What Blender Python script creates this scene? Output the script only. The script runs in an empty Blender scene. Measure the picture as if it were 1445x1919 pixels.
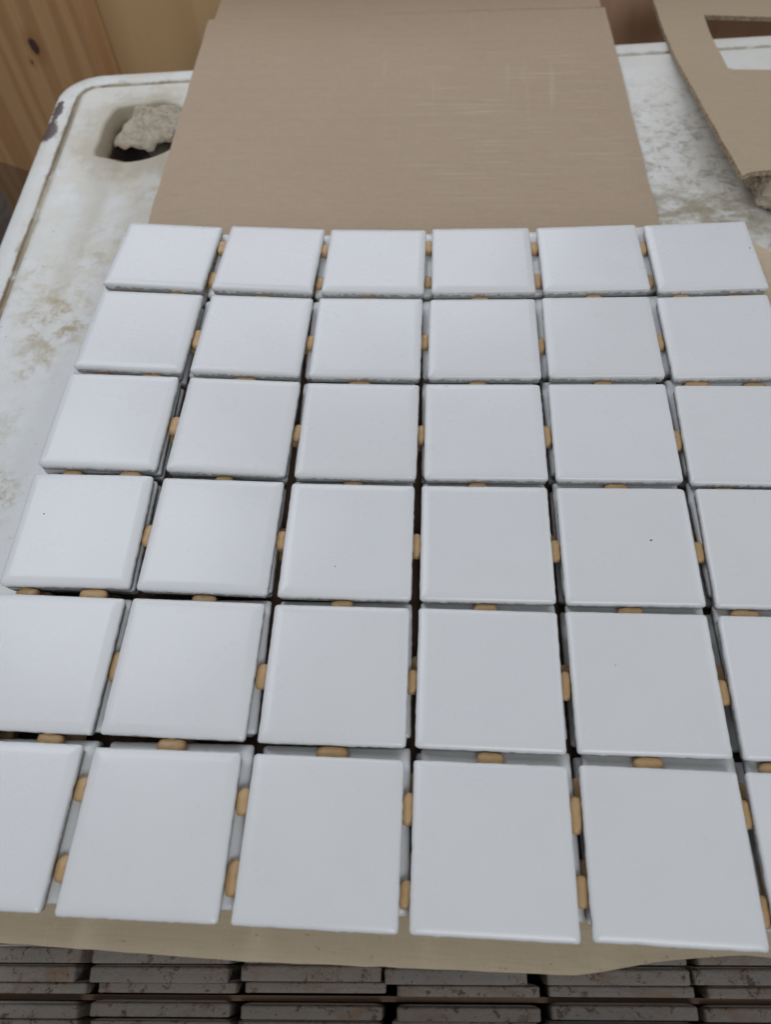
import bpy, bmesh, math, random
from mathutils import Vector, Matrix, noise as mnoise

# ------------------------------------------------------------------ camera, world, lights, exposure
MM = 0.001
RCAM = [(0.9977974868, 0.0532353401, -0.0395749139),      # camera right
        (0.0253799169, -0.8575887131, -0.5137095084),     # camera down
        (-0.0612864998, 0.5115736485, -0.8570509711)]     # camera forward
CCAM = Vector((4.67, -152.28, 230.65))                    # millimetres, origin = middle of the top tile sheet
TOP = -53.5                                   # height of the white cabinet top
FPX, CX, CY = 1371.06, 722.5, 959.5
scene = bpy.context.scene
cam_data = bpy.data.cameras.new('camera')
cam = bpy.data.objects.new('camera', cam_data)
scene.collection.objects.link(cam)
r0, r1, r2 = (Vector(v) for v in RCAM)
cm = Matrix((r0, -r1, -r2)).transposed().to_4x4()
cm.translation = CCAM * MM
cam.matrix_world = cm
cam_data.sensor_fit = 'HORIZONTAL'
cam_data.sensor_width = 36.0
cam_data.lens = 36.0 * FPX / 1445.0
cam_data.clip_start = 0.01
cam_data.clip_end = 50.0
cam_data.dof.use_dof = True
cam_data.dof.focus_distance = 0.275
cam_data.dof.aperture_fstop = 17.0
scene.camera = cam

world = bpy.data.worlds.new('World')
scene.world = world
world.use_nodes = True
bg = world.node_tree.nodes['Background']
bg.inputs['Color'].default_value = (0.95, 0.97, 1.0, 1)
bg.inputs['Strength'].default_value = 0.18

def area_light(name, loc, target, size, energy, color):
    ld = bpy.data.lights.new(name, 'AREA')
    ld.shape = 'RECTANGLE'
    ld.size, ld.size_y = size
    ld.energy = energy
    ld.color = color
    o = bpy.data.objects.new(name, ld)
    scene.collection.objects.link(o)
    o.location = loc
    o.rotation_euler = (Vector(target) - Vector(loc)).to_track_quat('-Z', 'Y').to_euler()
    return o
area_light('daylight_from_left', (-0.52, 0.36, 0.82), (-0.12, 0.14, 0.0), (0.48, 0.48), 2.5, (0.87, 0.92, 1.0))
area_light('door_daylight', (0.45, -1.45, 1.50), (0.0, 0.40, 0.0), (1.0, 0.9), 15.5, (0.90, 0.945, 1.0))
area_light('window_behind', (-0.30, 1.20, 0.75), (-0.10, 0.20, 0.0), (1.1, 0.6), 4.6, (0.88, 0.915, 1.0))
area_light('daylight_from_right', (0.95, 0.40, 0.60), (0.1, 0.25, 0.0), (0.5, 0.5), 1.3, (0.87, 0.925, 1.0))

scene.view_settings.view_transform = 'Standard'
scene.view_settings.look = 'None'
scene.view_settings.exposure = -0.02
scene.view_settings.gamma = 1.0

# ------------------------------------------------------------------ helpers
def ray(px, py):
    a, b = (px - CX) / FPX, (py - CY) / FPX
    return r0 * a + r1 * b + r2
def at_z(px, py, z):
    d = ray(px, py)
    return CCAM + d * ((z - CCAM.z) / d.z)
def at_plane(px, py, p, n):
    d = ray(px, py)
    return CCAM + d * ((p - CCAM).dot(n) / d.dot(n))
def sstep(x, a, b):
    t = max(0.0, min(1.0, (x - a) / (b - a)))
    return t * t * (3 - 2 * t)

def new_mesh(name, verts, faces, mat, smooth=False):
    me = bpy.data.meshes.new(name)
    me.from_pydata([tuple(Vector(v) * MM) for v in verts], [], faces)
    me.materials.append(mat)
    if smooth:
        me.polygons.foreach_set('use_smooth', [True] * len(me.polygons))
    me.update()
    return me
def link(name, data, parent=None, loc=(0, 0, 0), rot=(0, 0, 0)):
    o = bpy.data.objects.new(name, data)
    scene.collection.objects.link(o)
    o.location = Vector(loc) * MM
    o.rotation_euler = rot
    if parent is not None:
        o.parent = parent
    return o
def tag(o, label, cat, group=None):
    o['label'] = label
    o['category'] = cat
    if group:
        o['group'] = group
    return o

def plate(name, outer, holes, zf, th, mat, parent=None, loc=(0, 0, 0), sub=0.0, soft=0.0):
    """flat piece cut to an outline: top, underside and cut edge; zf(x, y) gives the height of its top"""
    def dens(loop):
        out = []
        for i, p in enumerate(loop):
            a, b = Vector(p[:2]), Vector(loop[(i + 1) % len(loop)][:2])
            n = max(1, int((b - a).length / sub)) if sub else 1
            for k in range(n):
                out.append(a.lerp(b, k / n))
        return out
    loops = [dens(outer)] + [dens(h) for h in holes]
    bm = bmesh.new()
    allv = []
    edges = []
    for lp in loops:
        vs = [bm.verts.new((p.x, p.y, 0)) for p in lp]
        allv.append(vs)
        for i in range(len(vs)):
            edges.append(bm.edges.new((vs[i], vs[(i + 1) % len(vs)])))
    bmesh.ops.triangle_fill(bm, use_beauty=True, use_dissolve=False, edges=edges)
    bm.normal_update()
    for f in bm.faces:
        if f.normal.z < 0:
            f.normal_flip()
    bm.verts.index_update()
    base = [v.co.copy() for v in bm.verts]
    tops = [[v.index for v in f.verts] for f in bm.faces]
    loopidx = [[v.index for v in vs] for vs in allv]
    bm.free()
    n = len(base)
    L = Vector(loc)
    verts = [(v.x - L.x, v.y - L.y, zf(v.x, v.y) - L.z) for v in base] + \
            [(v.x - L.x, v.y - L.y, zf(v.x, v.y) - th - L.z) for v in base]
    faces = list(tops) + [[i + n for i in reversed(f)] for f in tops]
    for li in loopidx:
        for i in range(len(li)):
            a, b = li[i], li[(i + 1) % len(li)]
            faces.append([b, a, a + n, b + n])
    me = new_mesh(name, verts, faces, mat)
    me.materials.append(M_CUT)
    for fi in range(2 * len(tops), len(faces)):
        me.polygons[fi].material_index = 1
    bm = bmesh.new(); bm.from_mesh(me)
    bmesh.ops.recalc_face_normals(bm, faces=bm.faces[:])
    bm.to_mesh(me); bm.free()
    return link(name, me, parent, loc)

def box_mesh(name, lo, hi, mat, bev=0.0):
    bm = bmesh.new()
    bmesh.ops.create_cube(bm, size=1.0)
    for v in bm.verts:
        v.co = Vector([(lo[i] + hi[i]) / 2 + v.co[i] * (hi[i] - lo[i]) for i in range(3)]) * MM
    if bev:
        bmesh.ops.bevel(bm, geom=bm.edges[:], offset=bev * MM, segments=2, affect='EDGES')
    me = bpy.data.meshes.new(name)
    bm.to_mesh(me); bm.free()
    me.materials.append(mat)
    return me

# ------------------------------------------------------------------ materials
class NT:
    def __init__(self, name):
        self.m = bpy.data.materials.new(name)
        self.m.use_nodes = True
        self.t = self.m.node_tree
        self.b = self.t.nodes['Principled BSDF']
        self.tc = self.t.nodes.new('ShaderNodeTexCoord')
        self.obj = self.tc.outputs['Object']
    def new(self, kind, **kw):
        n = self.t.nodes.new(kind)
        for k, v in kw.items():
            setattr(n, k, v)
        return n
    def put(self, sock, val):
        if hasattr(val, 'is_output') or isinstance(val, bpy.types.NodeSocket):
            self.t.links.new(val, sock)
        else:
            if isinstance(val, tuple) and len(val) == 3 and sock.type == 'RGBA':
                val = val + (1.0,)
            sock.default_value = val
    def noise(self, scale, detail=4.0, rough=0.55, vec=None, dist=0.0):
        n = self.new('ShaderNodeTexNoise')
        n.inputs['Scale'].default_value = scale
        n.inputs['Detail'].default_value = detail
        n.inputs['Roughness'].default_value = rough
        n.inputs['Distortion'].default_value = dist
        self.put(n.inputs['Vector'], vec if vec is not None else self.obj)
        return n.outputs['Fac']
    def mapping(self, scale=(1, 1, 1), loc=(0, 0, 0), rot=(0, 0, 0), vec=None):
        n = self.new('ShaderNodeMapping')
        n.inputs['Scale'].default_value = scale
        n.inputs['Location'].default_value = loc
        n.inputs['Rotation'].default_value = rot
        self.put(n.inputs['Vector'], vec if vec is not None else self.obj)
        return n.outputs['Vector']
    def rng(self, fac, a, b, c=0.0, d=1.0):
        n = self.new('ShaderNodeMapRange', interpolation_type='SMOOTHSTEP')
        self.put(n.inputs['Value'], fac)
        n.inputs['From Min'].default_value = a
        n.inputs['From Max'].default_value = b
        n.inputs['To Min'].default_value = c
        n.inputs['To Max'].default_value = d
        return n.outputs['Result']
    def math(self, op, a, b=0.0):
        n = self.new('ShaderNodeMath', operation=op)
        self.put(n.inputs[0], a)
        self.put(n.inputs[1], b)
        return n.outputs[0]
    def mix(self, fac, a, b):
        n = self.new('ShaderNodeMix', data_type='RGBA')
        self.put(n.inputs[0], fac)
        self.put(n.inputs[6], a)
        self.put(n.inputs[7], b)
        return n.outputs[2]
    def sep(self, vec=None):
        n = self.new('ShaderNodeSeparateXYZ')
        self.put(n.inputs[0], vec if vec is not None else self.obj)
        return n.outputs
    def dist(self, p, scale=(1, 1, 1)):
        """distance (metres) of the object-space point from p, axes scaled"""
        v = self.mapping(scale=scale, loc=tuple(-p[i] * scale[i] for i in range(3)))
        n = self.new('ShaderNodeVectorMath', operation='LENGTH')
        self.put(n.inputs[0], v)
        return n.outputs['Value']
    def rnd_vec(self, amount=3.0):
        """object coordinates shifted by a random amount for each object"""
        oi = self.new('ShaderNodeObjectInfo')
        n = self.new('ShaderNodeVectorMath', operation='ADD')
        m = self.math('MULTIPLY', oi.outputs['Random'], amount)
        self.put(n.inputs[0], self.obj)
        self.put(n.inputs[1], m)
        return n.outputs[0], oi.outputs['Random']
    def bump(self, h, strength=0.3, dist=0.0005):
        n = self.new('ShaderNodeBump')
        n.inputs['Strength'].default_value = strength
        n.inputs['Distance'].default_value = dist
        self.put(n.inputs['Height'], h)
        self.put(self.b.inputs['Normal'], n.outputs['Normal'])
    def out(self, color, rough=0.5, spec=0.5):
        self.put(self.b.inputs['Base Color'], color)
        self.put(self.b.inputs['Roughness'], rough)
        self.put(self.b.inputs['Specular IOR Level'], spec)
        return self.m

def make_tile_mat(name, dirty):
    k = NT(name)
    vec, rnd = k.rnd_vec()
    z = k.sep()[2]
    wob = k.noise(420, 3, 0.6, vec)
    wob2 = k.noise(1500, 2, 0.6, vec)
    lim = k.math('ADD', k.math('MULTIPLY', k.math('SUBTRACT', wob, 0.15), 0.0058), k.math('MULTIPLY', wob2, 0.0012))
    h = k.math('ADD', z, 0.0004 if dirty else lim)  # glaze runs down the side unevenly
    glaze = k.rng(h, -0.0002, 0.0001)
    if not dirty:
        glaze = k.math('MAXIMUM', glaze, k.rng(z, -0.0016, -0.0013))
    white = k.mix(k.noise(30, 2, 0.5, vec), (0.74, 0.75, 0.76), (0.80, 0.80, 0.80))
    white = k.mix(k.math('MULTIPLY', rnd, 0.7), white, (0.72, 0.72, 0.715))
    smudge = k.rng(k.noise(38, 3, 0.6, vec), 0.55, 0.85, 0.0, 0.14)
    white = k.mix(smudge, white, (0.60, 0.59, 0.56))
    if dirty:
        raw = k.mix(k.noise(60, 4, 0.6, vec), (0.17, 0.142, 0.12), (0.30, 0.27, 0.243))
        raw = k.mix(k.math('MULTIPLY', rnd, 0.5), raw, (0.27, 0.22, 0.175))
        raw = k.mix(k.rng(k.noise(75, 4, 0.65, vec, 0.4), 0.50, 0.70, 0, 0.65), raw, (0.22, 0.135, 0.08))
        raw = k.mix(k.rng(k.noise(240, 5, 0.78, vec), 0.54, 0.63, 0, 0.92), raw, (0.085, 0.052, 0.032))
        raw = k.mix(k.rng(k.noise(120, 4, 0.7, vec), 0.60, 0.72, 0, 0.3), raw, (0.42, 0.385, 0.35))
    else:
        raw = k.mix(k.noise(700, 3, 0.7, vec), (0.24, 0.235, 0.23), (0.56, 0.555, 0.55))
        vo = k.new('ShaderNodeTexVoronoi'); vo.inputs['Scale'].default_value = 420
        k.put(vo.inputs['Vector'], vec)
        bead = k.math('MULTIPLY', k.rng(vo.outputs['Distance'], 0.34, 0.24), k.rng(z, -0.0042, -0.0028))
        raw = k.mix(bead, raw, (0.74, 0.75, 0.76))
    col = k.mix(glaze, raw, white)
    rough = k.math('ADD', k.math('MULTIPLY', glaze, -0.56), 0.80)
    rough = k.math('ADD', rough, k.math('MULTIPLY', k.noise(60, 3, 0.6, vec), 0.08))
    hb = k.math('ADD', k.math('MULTIPLY', k.noise(2600, 2, 0.5, vec), 0.10),
                k.math('ADD', k.math('MULTIPLY', k.noise(120, 2, 0.5, vec), 0.35),
                       k.math('MULTIPLY', glaze, 0.35)))
    if dirty:
        k.bump(k.math('ADD', hb, k.math('ADD', k.noise(180, 5, 0.7, vec), k.math('MULTIPLY', k.noise(900, 4, 0.7, vec), 0.5))), 0.7, 0.0009)
    else:
        k.bump(hb, 0.30, 0.0004)
    return k.out(col, rough, 0.5)
M_TILE = make_tile_mat('white_glaze', False)
M_TILE_OLD = make_tile_mat('white_glaze_dirty_side', True)

k = NT('adhesive_pvc')
vec, rnd = k.rnd_vec()
c = k.mix(k.noise(160, 3, 0.5, vec), (0.45, 0.285, 0.13), (0.60, 0.40, 0.20))
c = k.mix(k.math('MULTIPLY', rnd, 0.45), c, (0.56, 0.38, 0.20))
k.b.inputs['Subsurface Weight'].default_value = 0.25
k.b.inputs['Subsurface Radius'].default_value = (0.0016, 0.0009, 0.0004)
k.bump(k.noise(500, 3, 0.6, vec), 0.2, 0.0004)
M_DOT = k.out(c, 0.42, 0.45)

def make_kraft(name, base, light, streak=0.0, flecks=0.0):
    k = NT(name)
    fib = k.noise(1.0, 5, 0.65, k.mapping((90, 1400, 400)))
    fib2 = k.noise(1.0, 5, 0.6, k.mapping((1500, 160, 400)))
    big = k.noise(9, 4, 0.55)
    c = k.mix(big, base, light)
    d = tuple(v * 0.80 for v in base)
    c = k.mix(k.rng(fib, 0.45, 0.70, 0, 0.35), c, d)
    c = k.mix(k.rng(fib2, 0.50, 0.75, 0, 0.25), c, tuple(min(1, v * 1.25) for v in light))
    if streak:
        s = k.noise(1.0, 3, 0.7, k.mapping((14, 330, 1)))
        s = k.rng(s, 0.52, 0.78)
        area = k.rng(k.dist((0.075, 0.12, 0.0), (1, 1.0, 0)), 0.13, 0.04)
        c = k.mix(k.math('MULTIPLY', k.math('MULTIPLY', s, area), streak), c, (0.58, 0.54, 0.47))
        s2 = k.rng(k.noise(1.0, 3, 0.6, k.mapping((130, 9, 1))), 0.60, 0.74)
        area2 = k.rng(k.dist((0.06, 0.18, 0.0), (0.8, 1.0, 0)), 0.12, 0.05)
        c = k.mix(k.math('MULTIPLY', k.math('MULTIPLY', s2, area2), streak * 0.4), c, (0.56, 0.52, 0.45))
    if flecks:
        f = k.rng(k.noise(330, 3, 0.6), 0.66, 0.74, 0, flecks)
        c = k.mix(f, c, (0.60, 0.53, 0.40))
        f = k.rng(k.noise(1.0, 3, 0.6, k.mapping((230, 520, 300), loc=(3, 1, 2))), 0.67, 0.74, 0, flecks)
        c = k.mix(f, c, (0.14, 0.11, 0.08))
    band = k.rng(k.noise(1.0, 2, 0.5, k.mapping((2.5, 190, 2))), 0.35, 0.65)
    c = k.mix(k.math('MULTIPLY', band, 0.045), c, tuple(v * 1.25 for v in light))
    corr = k.noise(1.0, 1, 0.4, k.mapping((3, 300, 3)))
    k.bump(k.math('ADD', k.math('MULTIPLY', corr, 0.8), k.math('MULTIPLY', fib, 0.25)), 0.22, 0.0004)
    return k.out(c, 0.78, 0.3)
M_KRAFT = make_kraft('kraft_board', (0.41, 0.305, 0.215), (0.475, 0.365, 0.258), streak=0.6)
M_KRAFT_R = make_kraft('kraft_board_flap', (0.43, 0.335, 0.225), (0.48, 0.375, 0.26))
M_KRAFT_C = make_kraft('kraft_carton', (0.53, 0.43, 0.295), (0.59, 0.485, 0.335), flecks=0.8)
M_KRAFT_D = make_kraft('kraft_strip_joint_shade', (0.135, 0.085, 0.055), (0.185, 0.12, 0.08))  # shared by the cardboard slip and the added joint shade sheet

k = NT('corrugated_cut_edge')
fl_ = k.noise(1.0, 2, 0.6, k.mapping((420, 420, 900)))
M_CUT = k.out(k.mix(k.rng(fl_, 0.42, 0.58), (0.27, 0.20, 0.135), (0.47, 0.37, 0.265)), 0.85, 0.2)

# old white enamel with grime and painted shade deep in the hole; local z = 0 is the flat top
k = NT('old_white_enamel')
x, y, z = k.sep()
c = k.mix(k.noise(14, 5, 0.6), (0.68, 0.69, 0.675), (0.80, 0.815, 0.82))
yel = k.rng(k.noise(22, 4, 0.6, k.mapping(loc=(0.3, 0.1, 0))), 0.52, 0.72, 0, 0.45)
c = k.mix(yel, c, (0.58, 0.50, 0.34))
c = k.mix(k.rng(x, 0.08, 0.16, 0, 0.45), c, (0.72, 0.68, 0.58))
sc = k.rng(k.noise(1.0, 4, 0.7, k.mapping((170, 300, 50), rot=(0, 0, 0.1))), 0.64, 0.72, 0, 0.5)
c = k.mix(sc, c, (0.30, 0.27, 0.22))
patch = k.rng(k.dist((0.165, 0.262, 0.0), (1.0, 0.75, 0)), 0.105, 0.025)
mot = k.rng(k.noise(1.0, 6, 0.72, k.mapping((110, 120, 40)), 0.6), 0.44, 0.70)
c = k.mix(k.math('MULTIPLY', k.math('MULTIPLY', patch, mot), 0.75), c, (0.24, 0.18, 0.11))
patch = k.rng(k.dist((0.150, 0.225, 0.0), (1.0, 2.0, 0)), 0.07, 0.02)
mot = k.rng(k.noise(1.0, 5, 0.65, k.mapping((60, 90, 40))), 0.36, 0.60)
c = k.mix(k.math('MULTIPLY', k.math('MULTIPLY', patch, mot), 0.8), c, (0.30, 0.245, 0.15))
for (sx, sy, rad, amt) in ((-0.205, 0.135, 0.032, 0.95), (-0.208, 0.105, 0.020, 0.7), (-0.203, 0.020, 0.020, 1.0), (-0.215, -0.01, 0.02, 0.8), (-0.212, 0.06, 0.02, 0.35), (-0.19, 0.19, 0.035, 0.5), (-0.222, 0.16, 0.03, 0.5), (-0.175, 0.255, 0.03, 0.6)):
    p = k.rng(k.dist((sx, sy, 0.0), (1, 0.8, 0)), rad, rad * 0.2)
    mm_ = k.rng(k.noise(95, 5, 0.7, k.mapping(loc=(sx * 7, sy * 9, 0))), 0.42, 0.66)
    c = k.mix(k.math('MULTIPLY', k.math('MULTIPLY', p, mm_), amt), c, (0.36, 0.28, 0.13))
at = k.new('ShaderNodeAttribute', attribute_name='grime').outputs['Fac']
g1 = k.rng(k.math('ADD', at, k.math('MULTIPLY', k.math('SUBTRACT', k.noise(1.0, 5, 0.7, k.mapping((120, 50, 100))), 0.5), 2.0)), 0.45, 0.95)
g1 = k.math('MULTIPLY', g1, k.rng(x, 0.02, -0.12, 0.55, 1.0))
c = k.mix(g1, c, k.mix(k.noise(90, 4, 0.6), (0.13, 0.09, 0.05), (0.36, 0.27, 0.15)))
cream = k.rng(k.dist((-0.19, 0.30, 0.0), (1, 0.55, 0)), 0.13, 0.03, 0, 0.6)
c = k.mix(k.math('MULTIPLY', cream, k.rng(k.noise(40, 4, 0.6), 0.3, 0.6)), c, (0.62, 0.57, 0.45))
hp_ = at_z(258, 248, TOP) * MM
halo = k.rng(k.math('ADD', k.dist((hp_.x, hp_.y, 0.0), (1, 0.85, 0)), k.math('MULTIPLY', k.math('SUBTRACT', k.noise(60, 5, 0.7), 0.5), 0.05)), 0.055, 0.030, 0, 0.65)
c = k.mix(halo, c, (0.42, 0.35, 0.235))
fine = k.rng(k.noise(520, 3, 0.65), 0.66, 0.72, 0, 0.7)
c = k.mix(fine, c, (0.22, 0.17, 0.11))
scr = k.rng(k.noise(1.0, 3, 0.6, k.mapping((40, 900, 30), rot=(0, 0, 0.9))), 0.70, 0.75, 0, 0.5)
c = k.mix(scr, c, (0.33, 0.29, 0.23))
for (px_, py_, rad) in ((92, 250, 0.0085), (97, 238, 0.006), (108, 210, 0.006), (113, 198, 0.004), (103, 222, 0.003)):
    cp = at_z(px_, py_, TOP) * MM
    dd = k.math('ADD', k.dist((cp.x, cp.y, 0.0), (1.3, 0.7, 0)), k.math('MULTIPLY', k.math('SUBTRACT', k.noise(220, 4, 0.6), 0.5), 0.009))
    c = k.mix(k.rng(dd, rad, rad * 0.6), c, (0.085, 0.06, 0.055))
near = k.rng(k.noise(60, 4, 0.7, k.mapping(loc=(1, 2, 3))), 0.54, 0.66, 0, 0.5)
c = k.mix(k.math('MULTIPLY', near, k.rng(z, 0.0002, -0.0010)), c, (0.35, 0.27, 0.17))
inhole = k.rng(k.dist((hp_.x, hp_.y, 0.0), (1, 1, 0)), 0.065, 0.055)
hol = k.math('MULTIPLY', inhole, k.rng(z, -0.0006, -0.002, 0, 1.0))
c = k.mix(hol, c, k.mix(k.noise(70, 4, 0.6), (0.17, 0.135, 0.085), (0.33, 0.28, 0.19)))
c = k.mix(k.math('MULTIPLY', k.rng(k.math('ADD', z, k.math('MULTIPLY', k.noise(120, 4, 0.6), 0.006)), -0.004, -0.007), inhole), c, (0.075, 0.052, 0.045))  # shade of the deep hole painted into the colour by height
k.bump(k.math('ADD', k.noise(45, 4, 0.6), k.math('MULTIPLY', k.noise(420, 3, 0.6), 0.25)), 0.25, 0.0008)
M_ENAMEL = k.out(c, 0.42, 0.5)

k = NT('concrete')
c = k.mix(k.noise(120, 6, 0.7), (0.26, 0.215, 0.155), (0.66, 0.59, 0.48))
c = k.mix(k.rng(k.noise(260, 3, 0.6), 0.58, 0.68, 0, 0.8), c, (0.20, 0.17, 0.13))
c = k.mix(k.rng(k.noise(80, 3, 0.6, k.mapping(loc=(2, 5, 1))), 0.60, 0.70, 0, 0.7), c, (0.52, 0.34, 0.20))
k.bump(k.noise(300, 5, 0.7), 0.6, 0.0010)
M_CONC = k.out(c, 0.9, 0.2)

def make_wood(name, a, b, dark, knot=None, fine=1.0):
    k = NT(name)
    warp = k.mapping((1, 1, 0.10))
    big = k.noise(34 * fine, 4, 0.55, warp, 0.6)
    w = k.new('ShaderNodeTexWave', wave_type='BANDS', bands_direction='X')
    w.inputs['Scale'].default_value = 11 * fine
    w.inputs['Distortion'].default_value = 14.0
    w.inputs['Detail'].default_value = 3.0
    w.inputs['Detail Scale'].default_value = 1.2
    k.put(w.inputs['Vector'], k.mapping((1, 1, 0.09)))
    c = k.mix(big, a, b)
    c = k.mix(k.rng(w.outputs['Fac'], 0.35, 0.95, 0, 0.45), c, dark)
    c = k.mix(k.rng(k.noise(1, 3, 0.6, k.mapping((900, 900, 14))), 0.5, 0.75, 0, 0.3), c, dark)
    if knot:
        for (kp, kr, col) in knot:
            dd = k.math('ADD', k.dist(kp, (1, 1, 0.8)), k.math('MULTIPLY', k.noise(130, 3, 0.6), 0.004))
            c = k.mix(k.rng(dd, kr * 2.6, kr * 1.0, 0, 0.55), c, dark)
            c = k.mix(k.rng(dd, kr * 1.15, kr * 0.8), c, col)
            c = k.mix(k.rng(dd, kr * 0.65, kr * 0.3, 0, 0.6), c, tuple(v * 1.7 for v in col))
    k.bump(k.noise(1, 3, 0.6, k.mapping((700, 700, 12))), 0.15, 0.0005)
    return k.out(c, 0.6, 0.35)

# ------------------------------------------------------------------ the setting behind and below
random.seed(7)
FLOOR = -353.0
M_FLOOR = make_wood('floor_boards', (0.06, 0.045, 0.035), (0.09, 0.065, 0.05), (0.03, 0.02, 0.016))
fl = link('floor', box_mesh('floor', (-1500, -900, FLOOR - 20), (1500, 900, FLOOR), M_FLOOR))
fl['kind'] = 'structure'

UA, VA = math.radians(5.0), math.radians(3.4)
U = Vector((math.cos(UA), math.sin(UA), 0))
V = Vector((-math.sin(VA), math.cos(VA), 0))
WALLP = Vector((-262, 505, 0))
WALLN = Vector((-U.y, U.x, 0))
def wall_x(px, py):
    return (at_plane(px, py, WALLP, WALLN) - WALLP).dot(U)
M_PLY = make_wood('plywood', (0.63, 0.41, 0.205), (0.72, 0.49, 0.26), (0.54, 0.335, 0.155), fine=0.5)
M_BROWN = make_wood('brown_stained_panel', (0.55, 0.335, 0.205), (0.61, 0.375, 0.235), (0.47, 0.28, 0.165), fine=0.6)
pe = at_plane(190, 135, WALLP - WALLN * 24, WALLN)
def wall_panel(name, a0, a1, z0, z1, mat, label, cat):
    o = link(name, box_mesh(name, (a0, 0, 0), (a1, 14, z1 - z0), mat, 0.6), None, WALLP + Vector((0, 0, z0)), (0, 0, UA))
    return tag(o, label, cat)
wall_panel('plywood_panel', (pe - WALLP).dot(U) - 4, 190, FLOOR, 30, M_PLY, 'olive tan plywood wall panel behind the white cabinet', 'wall panel')
wall_panel('brown_panel', 191, 900, FLOOR, 30, M_BROWN, 'dark brown wall panel behind the white cabinet', 'wall panel')

# pine board standing beside the cabinet, its right-hand edge against the plywood
PA = math.radians(156.0)                     # the board runs from its edge to the left and back
PD = Vector((math.cos(PA), math.sin(PA), 0))
PN = Vector((PD.y, -PD.x, 0))
if PN.dot(CCAM - pe) < 0:
    PN = -PN
kn = at_plane(64, 88, pe, PN) - pe
kn2 = at_plane(60, 118, pe, PN) - pe
jn = at_plane(25, 314, pe, PN) - pe
M_PINE = make_wood('pine', (0.56, 0.31, 0.145), (0.70, 0.42, 0.21), (0.40, 0.185, 0.075),
                   knot=[((-kn.dot(PD) * MM, -0.0, (kn.z - jn.z) * MM), 0.0075, (0.085, 0.045, 0.035)),
                         ((-kn2.dot(PD) * MM, -0.0, (kn2.z - jn.z) * MM), 0.0035, (0.10, 0.05, 0.035))])
M_PINE2 = make_wood('pine_darker', (0.30, 0.175, 0.09), (0.38, 0.235, 0.13), (0.21, 0.105, 0.05))
def pine_board(z0, z1, mat, label, shift):
    me = box_mesh('pine_board', (-230, 0, 0), (0, 20, z1 - z0), mat, 1.2)
    o = link('pine_board', me, None, pe + Vector((0, 0, z0 - pe.z)) + PD * shift, (0, 0, PA + math.pi))
    return tag(o, label, 'board')
pine_board(pe.z + jn.z + 0.0, 45, M_PINE, 'upright pine board with a dark knot at the cabinet corner', 0.0)
pine_board(FLOOR, pe.z + jn.z - 1.2, M_PINE2, 'plain pine board below the knotted pine board', 3.0)

# ------------------------------------------------------------------ white cabinet
P0 = Vector((-269.0, 379.5, 0))
WID, DEP = 610.0, 540.0
def cab(a, b):
    p = P0 + U * a - V * b
    return p.x, p.y
def rr_ring(d, rc, seg=10):
    r = max(2.0, rc - d)
    pts = []
    for (ca, cb, s0) in ((d + r, d + r, 180), (WID - d - r, d + r, 270), (WID - d - r, DEP - d - r, 0), (d + r, DEP - d - r, 90)):
        for i in range(seg + 1):
            t = math.radians(s0 + 90 * i / seg)
            pts.append((ca + r * math.cos(t), cb + r * math.sin(t)))
    return pts
prof = [(0, -42), (0, -4.5), (0.5, -2.2), (1.6, -0.7), (3.4, 0), (14.0, 0), (14.6, -0.5), (15.2, -1.9), (17.8, -1.9),
        (18.4, -0.4), (19.2, 0.5), (20.8, 0.9), (23.0, 0.9), (25.0, 0.4), (26.5, 0.0)]
verts, faces = [], []
ringn = None
for (d, z) in prof:
    ring = rr_ring(d, 30)
    ringn = len(ring)
    for (a, b) in ring:
        xx, yy = cab(a, b)
        wob = 0.0 if z < -2 else 0.25 * mnoise.noise(Vector((xx, yy, z)) * 0.02)
        verts.append((xx, yy, z + wob * (1 if d < 26 else 0)))
for j in range(len(prof) - 1):
    for i in range(ringn):
        a, b = j * ringn + i, j * ringn + (i + 1) % ringn
        faces.append([a, b, b + ringn, a + ringn])
hole_px = [(172, 291), (180, 262), (190, 236), (203, 213), (220, 197), (245, 192), (280, 189), (315, 187), (345, 196), (352, 222),
           (346, 248), (333, 270), (308, 287), (275, 299), (250, 304), (230, 305), (203, 299)]
def spline_loop(pts, n=4):
    out = []
    for i in range(len(pts)):
        p = [Vector(pts[(i + j - 1) % len(pts)]) for j in range(4)]
        for kk in range(n):
            t = kk / n
            out.append(0.5 * ((2 * p[1]) + (p[2] - p[0]) * t + (2 * p[0] - 5 * p[1] + 4 * p[2] - p[3]) * t * t + (3 * p[1] - p[0] - 3 * p[2] + p[3]) * t ** 3))
    return out
hole = spline_loop([tuple(at_z(px, py, TOP)[:2]) for px, py in hole_px], 3)
hcen = sum(hole, Vector((0, 0))) / len(hole)
bm = bmesh.new()
bv = [bm.verts.new(Vector(v)) for v in verts]
for f in faces:
    bm.faces.new([bv[i] for i in f])
last = bv[-ringn:]
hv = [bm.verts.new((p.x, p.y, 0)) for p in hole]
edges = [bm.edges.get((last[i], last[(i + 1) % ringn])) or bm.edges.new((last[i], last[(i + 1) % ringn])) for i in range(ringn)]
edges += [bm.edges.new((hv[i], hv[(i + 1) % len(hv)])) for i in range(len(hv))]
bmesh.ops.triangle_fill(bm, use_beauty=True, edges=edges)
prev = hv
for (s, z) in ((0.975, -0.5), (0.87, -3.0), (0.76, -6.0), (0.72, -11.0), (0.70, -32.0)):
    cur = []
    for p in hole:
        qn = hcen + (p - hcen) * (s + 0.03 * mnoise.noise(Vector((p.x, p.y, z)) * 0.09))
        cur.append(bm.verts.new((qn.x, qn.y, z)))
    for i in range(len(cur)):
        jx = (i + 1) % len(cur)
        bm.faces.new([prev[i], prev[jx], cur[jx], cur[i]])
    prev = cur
bm.faces.new(prev)
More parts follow.
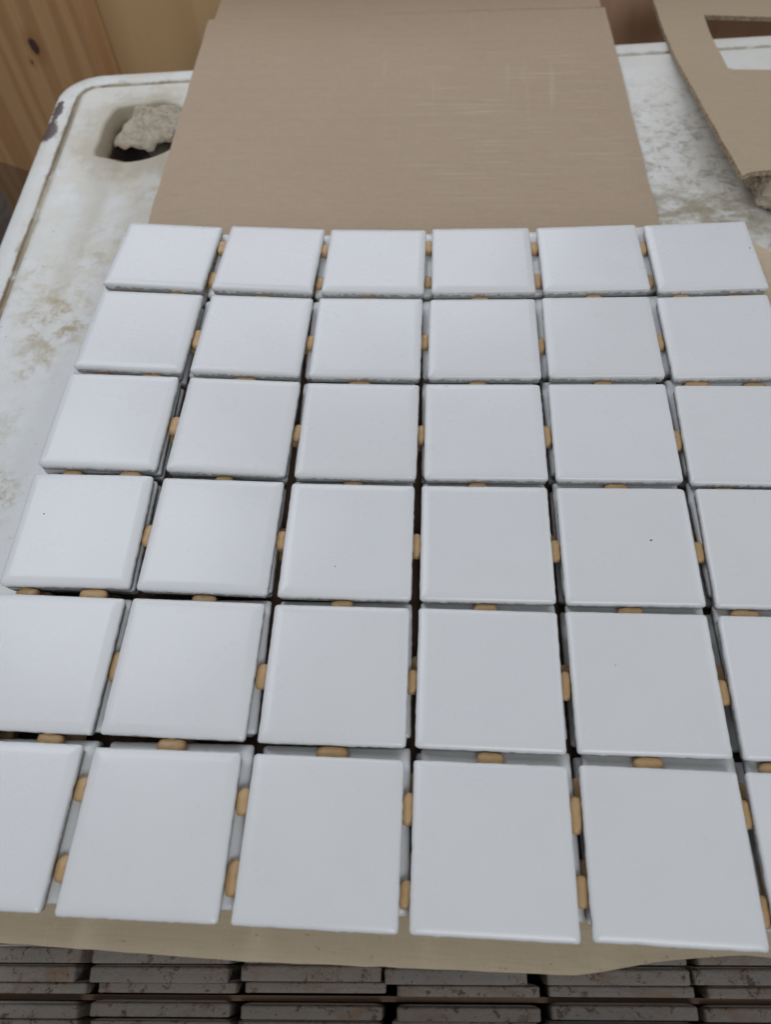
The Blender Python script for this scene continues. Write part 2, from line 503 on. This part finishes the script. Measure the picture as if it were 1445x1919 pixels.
bmesh.ops.recalc_face_normals(bm, faces=bm.faces[:])
for v in bm.verts:
    v.co *= MM
gl = bm.verts.layers.float.new('grime')
bm.verts.ensure_lookup_table()
GR = [0, 0.1, 0.12, 0.05, 0, 0.5, 0.85, 1.0, 1.0, 0.85, 0.6, 0.35, 0.15, 0, 0]
for j in range(len(prof)):
    for i in range(ringn):
        bm.verts[j * ringn + i][gl] = GR[j]
me = bpy.data.meshes.new('cabinet_top')
bm.to_mesh(me); bm.free()
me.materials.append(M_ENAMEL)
for p in me.polygons:
    p.use_smooth = True
me.set_sharp_from_angle(angle=math.radians(45))
cabinet = link('white_cabinet', None, None, (0, 0, FLOOR))
tag(cabinet, 'stained old white enamel cabinet with a grooved rim under the cardboard and tiles', 'cabinet')
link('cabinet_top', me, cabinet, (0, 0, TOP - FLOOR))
bverts = []
for zz in (0, TOP - FLOOR - 40):
    for (a, b) in ((5, 5), (WID - 5, 5), (WID - 5, DEP - 5), (5, DEP - 5)):
        xx, yy = cab(a, b)
        bverts.append((xx, yy, zz))
link('cabinet_body', new_mesh('cabinet_body', bverts, [[3, 2, 1, 0], [4, 5, 6, 7], [0, 1, 5, 4], [1, 2, 6, 5], [2, 3, 7, 6], [3, 0, 4, 7]], M_ENAMEL), cabinet)

def chunk(name, loc, size, seed, label, flat=0.35):
    bm = bmesh.new()
    bmesh.ops.create_icosphere(bm, subdivisions=5, radius=1.0)
    for v in bm.verts:
        d = v.co.normalized()
        ax = max(abs(d.x), abs(d.y), abs(d.z))
        p = d * (1.0 / (ax ** 0.55))
        n = mnoise.fractal(d * 1.3 + Vector((seed, seed * 2, 0)), 0.9, 2.0, 3) * 0.22
        n += mnoise.fractal(d * 7 + Vector((seed, 0, 3)), 0.8, 2.0, 4) * 0.07
        p *= 1 + n
        if p.z > flat:
            p.z = flat + (p.z - flat) * 0.35
        v.co = Vector((p.x * size[0], p.y * size[1], p.z * size[2])) * MM
    zmin = min(v.co.z for v in bm.verts)
    for v in bm.verts:
        v.co.z -= zmin
    me = bpy.data.meshes.new(name)
    bm.to_mesh(me); bm.free()
    me.materials.append(M_CONC)
    o = link(name, me, None, loc)
    return tag(o, label, 'concrete chunk')
CRUST = [(206, 254), (216, 244), (237, 221), (251, 197), (276, 193), (302, 193), (336, 196), (342, 214), (334, 234), (316, 247), (295, 258), (270, 264), (246, 266), (226, 262)]
cc = at_z(275, 230, TOP)
lp = spline_loop([tuple(at_z(px, py, TOP)[:2]) for px, py in CRUST], 5)
cxy = sum(lp, Vector((0, 0))) / len(lp)
verts, faces = [], []
N = len(lp)
ringz = [(0.04, 0), (0.12, 0), (0.2, 0), (0.28, 0), (0.36, 0), (0.44, 0), (0.52, 0), (0.60, 0), (0.68, 0), (0.76, 0), (0.84, 0), (0.91, 0.2), (0.965, 0.8), (1.0, 2.4), (0.88, 4.2), (0.62, 6.5), (0.40, 10.0), (0.32, 29.0)]
for (sc_, dz) in ringz:
    for p in lp:
        nz = mnoise.noise(Vector((p.x, p.y, 4)) * 0.16) * 0.05 * (sc_ ** 2)
        qn = (p - cxy) * (sc_ + nz)
        qn.y += 9.0 * sstep(dz, 4.0, 8.0)
        w3 = Vector((qn.x, qn.y, dz))
        h = 3.0 * mnoise.fractal(w3 * 0.10, 0.8, 2.0, 4) + 1.6 * abs(mnoise.noise(w3 * 0.34 + Vector((3, 1, 0)))) + 0.05 * qn.y
        flake = math.floor(h / 0.9) * 0.9
        h = 0.45 * h + 0.55 * flake
        verts.append((qn.x, qn.y, 30.2 - dz + (h if dz < 3 else 0.3 * h)))
for j in range(len(ringz) - 1):
    for i in range(N):
        a, b = j * N + i, j * N + (i + 1) % N
        faces.append([a, a + N, b + N, b])
faces.append(list(range(N)))
faces.append([(len(ringz) - 1) * N + i for i in reversed(range(N))])
zmin = min(v[2] for v in verts)
verts = [(a, b, c_ - zmin) for a, b, c_ in verts]
crust = link('concrete_chunk', new_mesh('concrete_chunk', verts, faces, M_CONC), None, (cxy.x, cxy.y, TOP - 31.9))
tag(crust, 'flat broken lump of beige concrete inside the hole in the white cabinet top', 'concrete chunk')

# ------------------------------------------------------------------ loose cardboard
# long creased piece lying on the cabinet behind the tiles; past its fold the end panel rises a little
zt = TOP + 3.2
fl_a, fl_b = at_z(391, 38, zt), at_z(1134, 14, zt)
fr_a, fr_b = at_z(280, 410, zt), at_z(1232, 405, zt)
fr_a = fr_a + (fr_a - fl_a) * 0.10
fr_b = fr_b + (fr_b - fl_b) * 0.10
base = Vector(((fr_a.x + fr_b.x) / 2, fr_a.y, TOP))
sheet = tag(link('cardboard_sheet', None, None, base), 'wide plain kraft cardboard piece lying flat behind the tiles, scuffed with pale streaks', 'cardboard')
def loc_of(p):
    return Vector((p.x - base.x, p.y - base.y))
A, B, Cc, D = (loc_of(p) for p in (fr_a, fr_b, fl_b, fl_a))
def wavy(a, b, n, amp, seed):
    out = []
    nrm = Vector((-(b - a).y, (b - a).x)).normalized()
    for i in range(n):
        t = i / n
        out.append(a.lerp(b, t) + nrm * (amp * mnoise.noise(Vector((seed, t * n * 0.37, 0))) if i else 0))
    return out
outer = wavy(A, B, 20, 0.4, 1) + wavy(B, Cc, 30, 0.9, 2) + wavy(Cc, D, 20, 0.3, 3) + wavy(D, A, 30, 0.8, 4)
plate('panel', outer, [], lambda x, y: 3.2 + 0.5 * mnoise.noise(Vector((x, y, 0)) * 0.012), 3.0, M_KRAFT, sheet)
gap = Vector((0, 0.8))
E1, E2 = D + Vector((4.5, 0.02)), Cc + Vector((-3.0, 0.02))
outer = [E1, E2, E2 + Vector((-1.5, 34)), E1 + Vector((1.0, 34))]
plate('end_flap', outer, [], lambda x, y: 3.2 + 0.5 * mnoise.noise(Vector((x, y, 0)) * 0.012) + 0.03 * max(0.0, y - min(E1.y, E2.y)), 3.0, M_KRAFT, sheet, sub=6)

# piece with a hand hole, propped up at its near end
def rz(y):
    return -51.0 + 27.0 * sstep(1.0 - (y - 235.0) / 200.0, 0.0, 1.05)
def rp(px, py):
    z = -40.0
    for _ in range(25):
        p = at_z(px, py, z)
        z = rz(p.y)
    return p
redge = [rp(*p) for p in ((1224, 0), (1236, 36), (1254, 80), (1286, 143), (1320, 205), (1352, 262), (1378, 306), (1391, 330))]
redge_b = [rp(1432, 318), rp(1470, 322)]
rbase = Vector((redge[-1].x, redge[-1].y, TOP))
handp = tag(link('cardboard_flap', None, None, rbase), 'kraft cardboard piece with an oblong hand hole, propped above the cabinet top', 'cardboard')
rl = lambda p: Vector((p.x - rbase.x, p.y - rbase.y))
first = redge[0] + (redge[0] - redge[1]) * 0.9
outer = [rl(first)] + [rl(p) for p in redge] + [rl(p) for p in redge_b] + [rl(redge_b[-1]) + Vector((120, 22)), rl(first) + Vector((190, 16))]
dense = []
for i, p in enumerate(outer):
    qn = outer[(i + 1) % len(outer)]
    nseg = max(1, int((qn - p).length / 5))
    for kk in range(nseg):
        pp = p.lerp(qn, kk / nseg)
        amp = 1.6 if 8 <= i <= 10 else 0.35
        dense.append(pp + Vector((mnoise.noise(Vector((pp.x, pp.y, 1)) * 0.16), mnoise.noise(Vector((pp.x, pp.y, 9)) * 0.16))) * amp)
s1, s2, s3 = rp(1319, 29), rp(1369, 131), rp(1445, 132)
s4 = rp(1445, 33)
sl = [rl(p) for p in (s1, s2, s3, s4)]
ext = Vector((58, 3))
slot = [sl[0], sl[0].lerp(sl[1], 0.25), sl[0].lerp(sl[1], 0.5), sl[0].lerp(sl[1], 0.75), sl[1] + Vector((-1.2, 3.0)), sl[1] + Vector((2.0, 0)), sl[2], sl[2] + ext * 0.6,
        sl[2] + ext + Vector((5, 12)), sl[3] + ext + Vector((3, -12)), sl[3] + ext * 0.6, sl[3]]
plate('panel', dense, [slot], lambda x, y: rz(y + rbase.y) - TOP, 3.0, M_KRAFT_R, handp)
rc = at_z(1452, 352, TOP + 6)
chunk('concrete_chunk', (rc.x + 3, rc.y - 1, TOP), (19, 17, 11.5), 8.7, 'rough concrete lump under the torn end of the cardboard piece with a hand hole', 0.7)

# ------------------------------------------------------------------ tile sheets
COEF = (0.18, -0.56, 1.92, 3.94, 1.46, -3.42, -4.43, 2.47)
def zfield(x, y):
    """the pile is not flat: gentle dip and rise over the sheet (millimetres)"""
    X, Y = max(-1.25, min(1.25, x / 125.0)), max(-1.25, min(1.25, y / 125.0))
    return 0.4 * sum(a * b for a, b in zip(COEF, (1, X, Y, X * X, X * Y, Y * Y, Y ** 3, X * X * Y)))
def zgrad(x, y):
    e = 4.0
    return ((zfield(x + e, y) - zfield(x - e, y)) / (2 * e), (zfield(x, y + e) - zfield(x, y - e)) / (2 * e))

THICK = 5.3
def tile_mesh(seed, mat, square=False):
    rnd = random.Random(seed)
    per, cseg = 26, 3
    low = [(23.28, -2.3, 0.10), (23.26, -2.9, 0.10), (23.22, -4.9, 0.07), (22.95, -5.3, 0.03)] if square else \
          [(23.32, -2.2, 0.20), (23.08, -2.9, 0.20), (22.9, -4.8, 0.10), (22.5, -5.3, 0.03)]
    rings = [(20.0, 0.0, 0), (20.3, -0.03, 0), (21.3, -0.18, 0), (22.2, -0.39, 0), (22.85, -0.67, 0.01), (23.22, -1.05, 0.04), (23.36, -1.55, 0.09)] + low
    chips = [(rnd.uniform(-23, 23), rnd.choice((-23.2, 23.2)), rnd.random() < 0.5, rnd.uniform(0.5, 1.3)) for _ in range(5)]
    def loop(h, rc):
        pts = []
        for s in range(4):
            ang = s * math.pi / 2
            ca, sa = math.cos(ang), math.sin(ang)
            loc = [(h, -h + rc + (2 * h - 2 * rc) * i / per) for i in range(per)]
            loc += [(h - rc + rc * math.cos(t), h - rc + rc * math.sin(t)) for t in [math.pi / 2 * i / cseg for i in range(cseg)]]
            pts += [(ca * px - sa * py, sa * px + ca * py) for px, py in loc]
        return pts
    verts, faces = [], []
    n = 4 * (per + cseg)
    for ri, (h, z, amp) in enumerate(rings):
        rc = 0.7 if ri < 4 else 1.1
        for i, (px, py) in enumerate(loop(h, rc)):
            g = mnoise.noise(Vector((px * 0.55, py * 0.55, seed * 7.3))) + 0.6 * mnoise.noise(Vector((px * 1.7, py * 1.7, seed * 3.1)))
            s = 1 + amp * g * 1.6 / h
            for (ca, cb, sw, cr) in chips:
                qx, qy = (cb, ca) if sw else (ca, cb)
                dch = math.hypot(px - qx, py - qy)
                if 4 <= ri <= 8 and dch < cr * 1.6:
                    s -= (0.012 if square else 0.007) * (1 - dch / (cr * 1.6))
            verts.append((px * s, py * s, z + amp * g * 0.9))
    for j in range(len(rings) - 1):
        for i in range(n):
            a, b = j * n + i, j * n + (i + 1) % n
            faces.append([a, a + n, b + n, b])
    faces.append(list(range(n)))
    faces.append([(len(rings) - 1) * n + i for i in reversed(range(n))])
    me = new_mesh('tile', verts, faces, mat, True)
    me.set_sharp_from_angle(angle=math.radians(60))
    return me
TILES = [tile_mesh(s, M_TILE) for s in range(5)]
TILES_OLD = [tile_mesh(s + 20, M_TILE_OLD, True) for s in range(4)]

def dot_mesh(seed):
    """squashed bead of adhesive filling a joint: long axis along the joint"""
    verts, faces = [], []
    nu, nv = 16, 9
    for j in range(nv):
        v = -math.pi / 2 + math.pi * j / (nv - 1)
        for i in range(nu):
            u = 2 * math.pi * i / nu
            se = lambda t, e: math.copysign(abs(t) ** e, t)
            x = 4.7 * se(math.cos(v), 0.55) * se(math.cos(u), 0.75)
            y = 1.80 * se(math.cos(v), 0.22) * se(math.sin(u), 0.35)
            z = 1.7 * se(math.sin(v), 0.6)
            g = mnoise.noise(Vector((x * 0.5, y * 0.5 + seed * 5, z * 0.6)))
            verts.append((x * (1 + 0.10 * g), y, z + 0.25 * g))
    for j in range(nv - 1):
        for i in range(nu):
            a, b = j * nu + i, j * nu + (i + 1) % nu
            faces.append([a, b, b + nu, a + nu])
    return new_mesh('adhesive_dot', verts, faces, M_DOT, True)
DOTS = [dot_mesh(s) for s in range(4)]

def build_sheet(label, origin, rot, tile_pose, meshes, dots=True, seed=1, group=None):
    """tile_pose(c, r) -> x, y, z of the tile's upper face centre, rotation (euler) ; all in the sheet's own frame"""
    rnd = random.Random(seed)
    root = tag(link('tile_sheet', None, None, origin, rot), label, 'tile sheet', group)
    pose = {}
    for r in range(1, 7):
        for c in range(1, 7):
            x, y, z, eu = tile_pose(c, r)
            pose[(c, r)] = (x, y, z, eu)
            q4 = rnd.randrange(4) * math.pi / 2
            o = link('tile', meshes[rnd.randrange(len(meshes))], root, (x, y, z))
            o.rotation_euler = (Matrix.Rotation(eu[0], 4, 'X') @ Matrix.Rotation(eu[1], 4, 'Y') @ Matrix.Rotation(eu[2] + q4, 4, 'Z')).to_euler()
    if dots:
        for r in range(1, 7):
            for c in range(1, 7):
                for (dc, dr) in ((1, 0), (0, 1)):
                    if (c + dc, r + dr) not in pose:
                        continue
                    a, b = pose[(c, r)], pose[(c + dc, r + dr)]
                    ring = (dc and r in (1, 6)) or (dr and c in (1, 6))
                    for off in ((-12.0, 11.0) if ring else (-1.0,)):
                        off += rnd.uniform(-1.6, 1.6)
                        mx, my, mz = ((a[i] + b[i]) / 2 for i in range(3))
                        th = (a[3][2] + b[3][2]) / 2
                        if dc:
                            mx, my, ang = mx - off * math.sin(th), my + off, math.pi / 2
                        else:
                            mx, my, ang = mx + off, my + off * math.sin(th), 0.0
                        o = link('adhesive_dot', DOTS[rnd.randrange(4)], root, (mx, my, mz - 4.8 + rnd.uniform(-0.35, 0.2)))
                        o.rotation_euler = (0, 0, ang + th + rnd.uniform(-0.05, 0.05))
                        s = rnd.uniform(0.80, 1.15)
                        gapw = math.hypot(b[0] - a[0], b[1] - a[1]) - 46.7
                        o.scale = (s, max(0.6, (gapw + 0.5) / 3.6), rnd.uniform(0.92, 1.08))
    return root

POSE = [
 [(0.12, 0.7, -1.23), (0.76, 0.52, -1.7), (0.87, 0.13, -0.07), (0.63, 0.87, 0.7), (0.68, 1.47, 0.54), (0.59, 0.76, 0.49)],
 [(0.48, -0.05, -0.63), (0.7, -0.39, -1.13), (0.62, -0.71, 0.21), (0.31, -0.37, 0.25), (-0.11, 0.45, 0.25), (-0.59, -0.01, 0.52)],
 [(-0.11, 0.04, 0.18), (0.8, -0.42, -1.04), (0.58, -1.1, 0.24), (-0.09, -0.37, 0.68), (-0.44, 0.11, 0.35), (-0.97, -0.86, -0.47)],
 [(0.49, -0.23, 1.12), (0.37, -0.4, -0.41), (0.35, -0.69, 0.37), (-0.19, -0.14, 0.63), (-0.39, 0.23, 0.6), (-0.1, 0.43, -0.1)],
 [(0.68, -0.64, -0.07), (-0.01, -0.32, -0.1), (0.39, -0.33, 0.5), (-0.01, 0.12, 0.14), (-0.31, 0.72, 0.55), (-0.33, 0.85, 0.07)],
 [(-0.75, -0.64, 0.23), (-0.1, -0.87, 0.54), (0.35, -0.55, 0.19), (0.01, -0.17, 0.25), (0.01, 0.55, -0.02), (-0.73, 0.66, 0.0)]]
jit = random.Random(11)
def top_pose(c, r):
    dx, dy, th = POSE[r - 1][c - 1]
    x, y = (c - 3.5) * 50 + dx, (3.5 - r) * 50 + dy
    gx, gy = zgrad(x, y)
    return x, y, zfield(x, y) + THICK, (math.atan(gy) + jit.gauss(0, 0.004), -math.atan(gx) + jit.gauss(0, 0.004), math.radians(th))
L2 = math.radians(1.4)
def second_pose(c, r):
    x0, y0 = (c - 3.5) * 50, (3.5 - r) * 50
    x = x0 * math.cos(L2) - y0 * math.sin(L2) - 0.6 + jit.uniform(-0.25, 0.25)
    y = x0 * math.sin(L2) + y0 * math.cos(L2) + 4.3 + jit.uniform(-0.25, 0.25)
    gx, gy = zgrad(x, y)
    return x, y, zfield(x, y) + THICK, (math.atan(gy), -math.atan(gx), L2 + jit.gauss(0, 0.003))

# the carton that the two flat sheets lie on
def board_z(x, y):
    drop = 15.0 * sstep(x, 45, 105) * sstep(-y, 105, 150)
    return zfield(x, y) - 16.9 - drop + 0.25 * mnoise.noise(Vector((x, y, 0)) * 0.03)
def front_y(x):
    pts = [(-160, -157.0), (-118, -156.8), (-48, -157.5), (31, -156.2), (50, -155.9), (64, -153.2), (77, -150.9), (103, -148.0), (118, -148.8), (170, -146)]
    for (a, ya), (b, yb) in zip(pts, pts[1:]):
        if x <= b:
            return ya + (yb - ya) * (x - a) / (b - a)
    return pts[-1][1]
carton = tag(link('carton', None, None, (0, 0, TOP)), 'low kraft carton under the flat tile sheets, its top board torn at one corner', 'carton')
nx, ny = 64, 48
verts, faces = [], []
for j in range(ny + 1):
    for i in range(nx + 1):
        x = -150 + 318 * i / nx
        y0 = front_y(x) + 0.35 * mnoise.noise(Vector((x * 0.25, 3, 0)))
        yb = 157.5 - 12.0 * sstep(x, 156, 168)
        t = (j / ny) ** 1.25
        y = y0 + (yb - y0) * t
        verts.append((x, y, board_z(x, y) - TOP))
n = len(verts)
verts += [(x, y, z - 3.0) for x, y, z in verts]
W_ = nx + 1
for j in range(ny):
    for i in range(nx):
        a = j * W_ + i
        faces.append([a, a + 1, a + 1 + W_, a + W_])
        faces.append([n + a, n + a + W_, n + a + 1 + W_, n + a + 1])
for i in range(nx):
    faces.append([i + 1, i, n + i, n + i + 1])
    a = ny * W_ + i
    faces.append([a, a + 1, n + a + 1, n + a])
for j in range(ny):
    a = j * W_
    faces.append([a, a + W_, n + a + W_, n + a])
    a = j * W_ + nx
    faces.append([a + W_, a, n + a, n + a + W_])
link('top_board', new_mesh('top_board', verts, faces, M_KRAFT_C, False), carton)
hgt = -24.5 - TOP
for (lo, hi) in (((-146, -140, 0), (160, -137, hgt - 12)), ((-146, 147, 0), (160, 150, hgt)), ((-146, -136.8, 0), (-143, 146.8, hgt)), ((157, -136.8, 0), (160, 146.8, hgt - 12)), ((-60, -136.8, 0), (-57, 146.8, hgt))):
    link('side_wall', box_mesh('side_wall', lo, hi, M_KRAFT_C), carton)

top_sheet = build_sheet('clean white glazed mosaic tile sheet lying face up on top of the carton', (0, 0, -THICK), (0, 0, 0), top_pose, TILES, True, 5)
build_sheet('white mosaic tile sheet seen through the joints of the topmost sheet, turned slightly', (0, 0, -THICK - 5.55), (0, 0, 0), second_pose, TILES, True, 9)

# grit stuck on the glaze of the topmost sheet
k = NT('dark_grit')
M_GRIT = k.out((0.07, 0.065, 0.06), 0.8, 0.2)
for n, (px, py, sz) in enumerate(((87, 968, 0.42), (1220, 1013, 0.5), (1154, 1245, 0.26), (628, 1061, 0.26), (1403, 470, 0.4), (838, 724, 0.26))):
    p = at_z(px, py, 0)
    vs = []
    for a in range(7):
        t = a / 7 * 2 * math.pi
        rr = sz * (0.75 + 0.5 * mnoise.random())
        vs.append((rr * math.cos(t), rr * 0.7 * math.sin(t), 0))
    vs.append((0, 0, sz * 0.45))
    me = new_mesh('grit_speck', vs, [[a, (a + 1) % 7, 7] for a in range(7)], M_GRIT)
    link('grit_speck', me, top_sheet, (p.x, p.y, zfield(p.x, p.y) + THICK + 0.02))

# added dark sheet under the lowest flat tiles, stands in for joint shade
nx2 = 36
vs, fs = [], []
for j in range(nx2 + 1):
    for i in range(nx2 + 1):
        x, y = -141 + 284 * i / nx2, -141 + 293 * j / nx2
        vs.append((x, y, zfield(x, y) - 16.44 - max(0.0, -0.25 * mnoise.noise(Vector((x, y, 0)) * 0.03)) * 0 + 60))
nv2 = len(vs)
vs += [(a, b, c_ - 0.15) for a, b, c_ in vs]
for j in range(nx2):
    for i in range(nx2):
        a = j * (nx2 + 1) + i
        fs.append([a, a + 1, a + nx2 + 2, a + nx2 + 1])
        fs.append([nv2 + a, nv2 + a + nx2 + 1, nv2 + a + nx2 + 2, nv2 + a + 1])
paper = link('joint_shade_sheet', new_mesh('joint_shade_sheet', vs, fs, M_KRAFT_D), None, (0, 0, -60))
tag(paper, 'added thin dark brown sheet between the carton board and the flat tile sheets, standing in for joint shade', 'paper')

L3 = math.radians(0.7)  # extra sheet added under the other two so their joints fall darker
def third_pose(c, r):
    x0, y0 = (c - 3.5) * 50, (3.5 - r) * 50
    x = x0 * math.cos(L3) - y0 * math.sin(L3) - 1.0 + jit.uniform(-0.25, 0.25)
    y = x0 * math.sin(L3) + y0 * math.cos(L3) + 4.6 + jit.uniform(-0.25, 0.25)
    gx, gy = zgrad(x, y)
    return x, y, zfield(x, y) + THICK, (math.atan(gy), -math.atan(gx), L3 + jit.gauss(0, 0.003))
build_sheet('white mosaic tile sheet lying directly on the carton board, lowest of the flat sheets, added to darken the joints', (0, 0, -THICK - 11.1), (0, 0, 0), third_pose, TILES, True, 13)

# sheets standing on edge against the cabinet front, seen on their upper edges
def upright(label, x0, y0, slope, ztop, thick, seed, lean=0.0):
    """x0 = left end, y0 = middle of the sheet's thickness at x = 0; tiles face the viewer"""
    rnd = random.Random(seed)
    th = math.atan(slope)
    H = 296.7
    def pose(c, r):
        # sheet frame: x along, y out to the front, z up; the face looks to +y
        return ((c - 3.5) * 50 + 150 + rnd.uniform(-1.2, 1.2), thick / 2 + rnd.uniform(-0.45, 0.45), 23.35 + (6 - r) * 50 + (rnd.uniform(-0.8, 0.8) if r < 6 else 0.1), (-math.pi / 2 + rnd.gauss(0, 0.006), 0, rnd.gauss(0, 0.012)))
    yo = y0 + slope * x0
    root = build_sheet(label, (x0, yo, ztop - H), (lean, 0, th), pose, TILES_OLD, False, seed, 'tile sheets standing on edge')
    for o in root.children:
        o.scale = (1, 1, thick / THICK)
    return root
ordn = ['first', 'second', 'third', 'fourth', 'fifth']
# boundaries measured at x = -48: A/B -159.6, B/C -163.6, C/strip -166.6, D -170.5, E
SL = 0.050
spec = [(-158.0 , 5.2), (-163.4 + 0.0, 5.2)]
ys = []
edge0 = -150.6                        # back of the first sheet at x = 0
thk = [5.2, 5.2, 3.6, 4.5, 3.4]
gaps = [0.15, 0.15, 0.25, 2.0, 0.2]
offs = [-155.6, -156.8, -154.2, -154.6, -154.4]
tops = [-51.6, -52.8, -54.5, -55.5, -56.0]
pos = edge0
for i in range(5):
    if i == 3:
        strip_mid = pos - 1.0
    pos -= gaps[i]
    upright('dirty white tile sheet standing on edge, %s sheet from the cabinet front' % ordn[i], offs[i], pos - thk[i] / 2, SL, tops[i], thk[i], 31 + i)
    pos -= thk[i]
stripe = link('cardboard_strip', box_mesh('cardboard_strip', (0, -0.8, 0), (330, 0.8, 294), M_KRAFT_D), None, (-160, strip_mid + SL * -160, FLOOR), (0, 0, math.atan(SL)))
tag(stripe, 'brown cardboard slip standing between the upright tile sheets', 'cardboard')
M_RAIL = make_wood('dark_rail', (0.060, 0.043, 0.034), (0.095, 0.068, 0.052), (0.035, 0.024, 0.02), fine=2)
rp_ = [(0, 0), (0, 290), (-24, 290), (-24, 326), (-40, 326), (-40, 0)]  # ledge, then an upstand out of view added to shade the upright sheets
rv = [(0, a, b) for a, b in rp_] + [(420, a, b) for a, b in rp_]
rf = [[i, (i + 1) % 6, (i + 1) % 6 + 6, i + 6] for i in range(6)] + [[0, 5, 2, 1], [5, 4, 3, 2], [6, 7, 8, 11], [11, 8, 9, 10]]
me = new_mesh('wooden_rail', rv, rf, M_RAIL)
bm = bmesh.new(); bm.from_mesh(me); bmesh.ops.recalc_face_normals(bm, faces=bm.faces[:]); bm.to_mesh(me); bm.free()
rail = link('wooden_rail', me, None, (-215, pos - 1.6 + SL * -215, FLOOR), (0, 0, math.atan(SL)))
tag(rail, 'dark brown wooden rail in front of the upright tile sheets, with an added unseen upstand that shades them', 'rail')
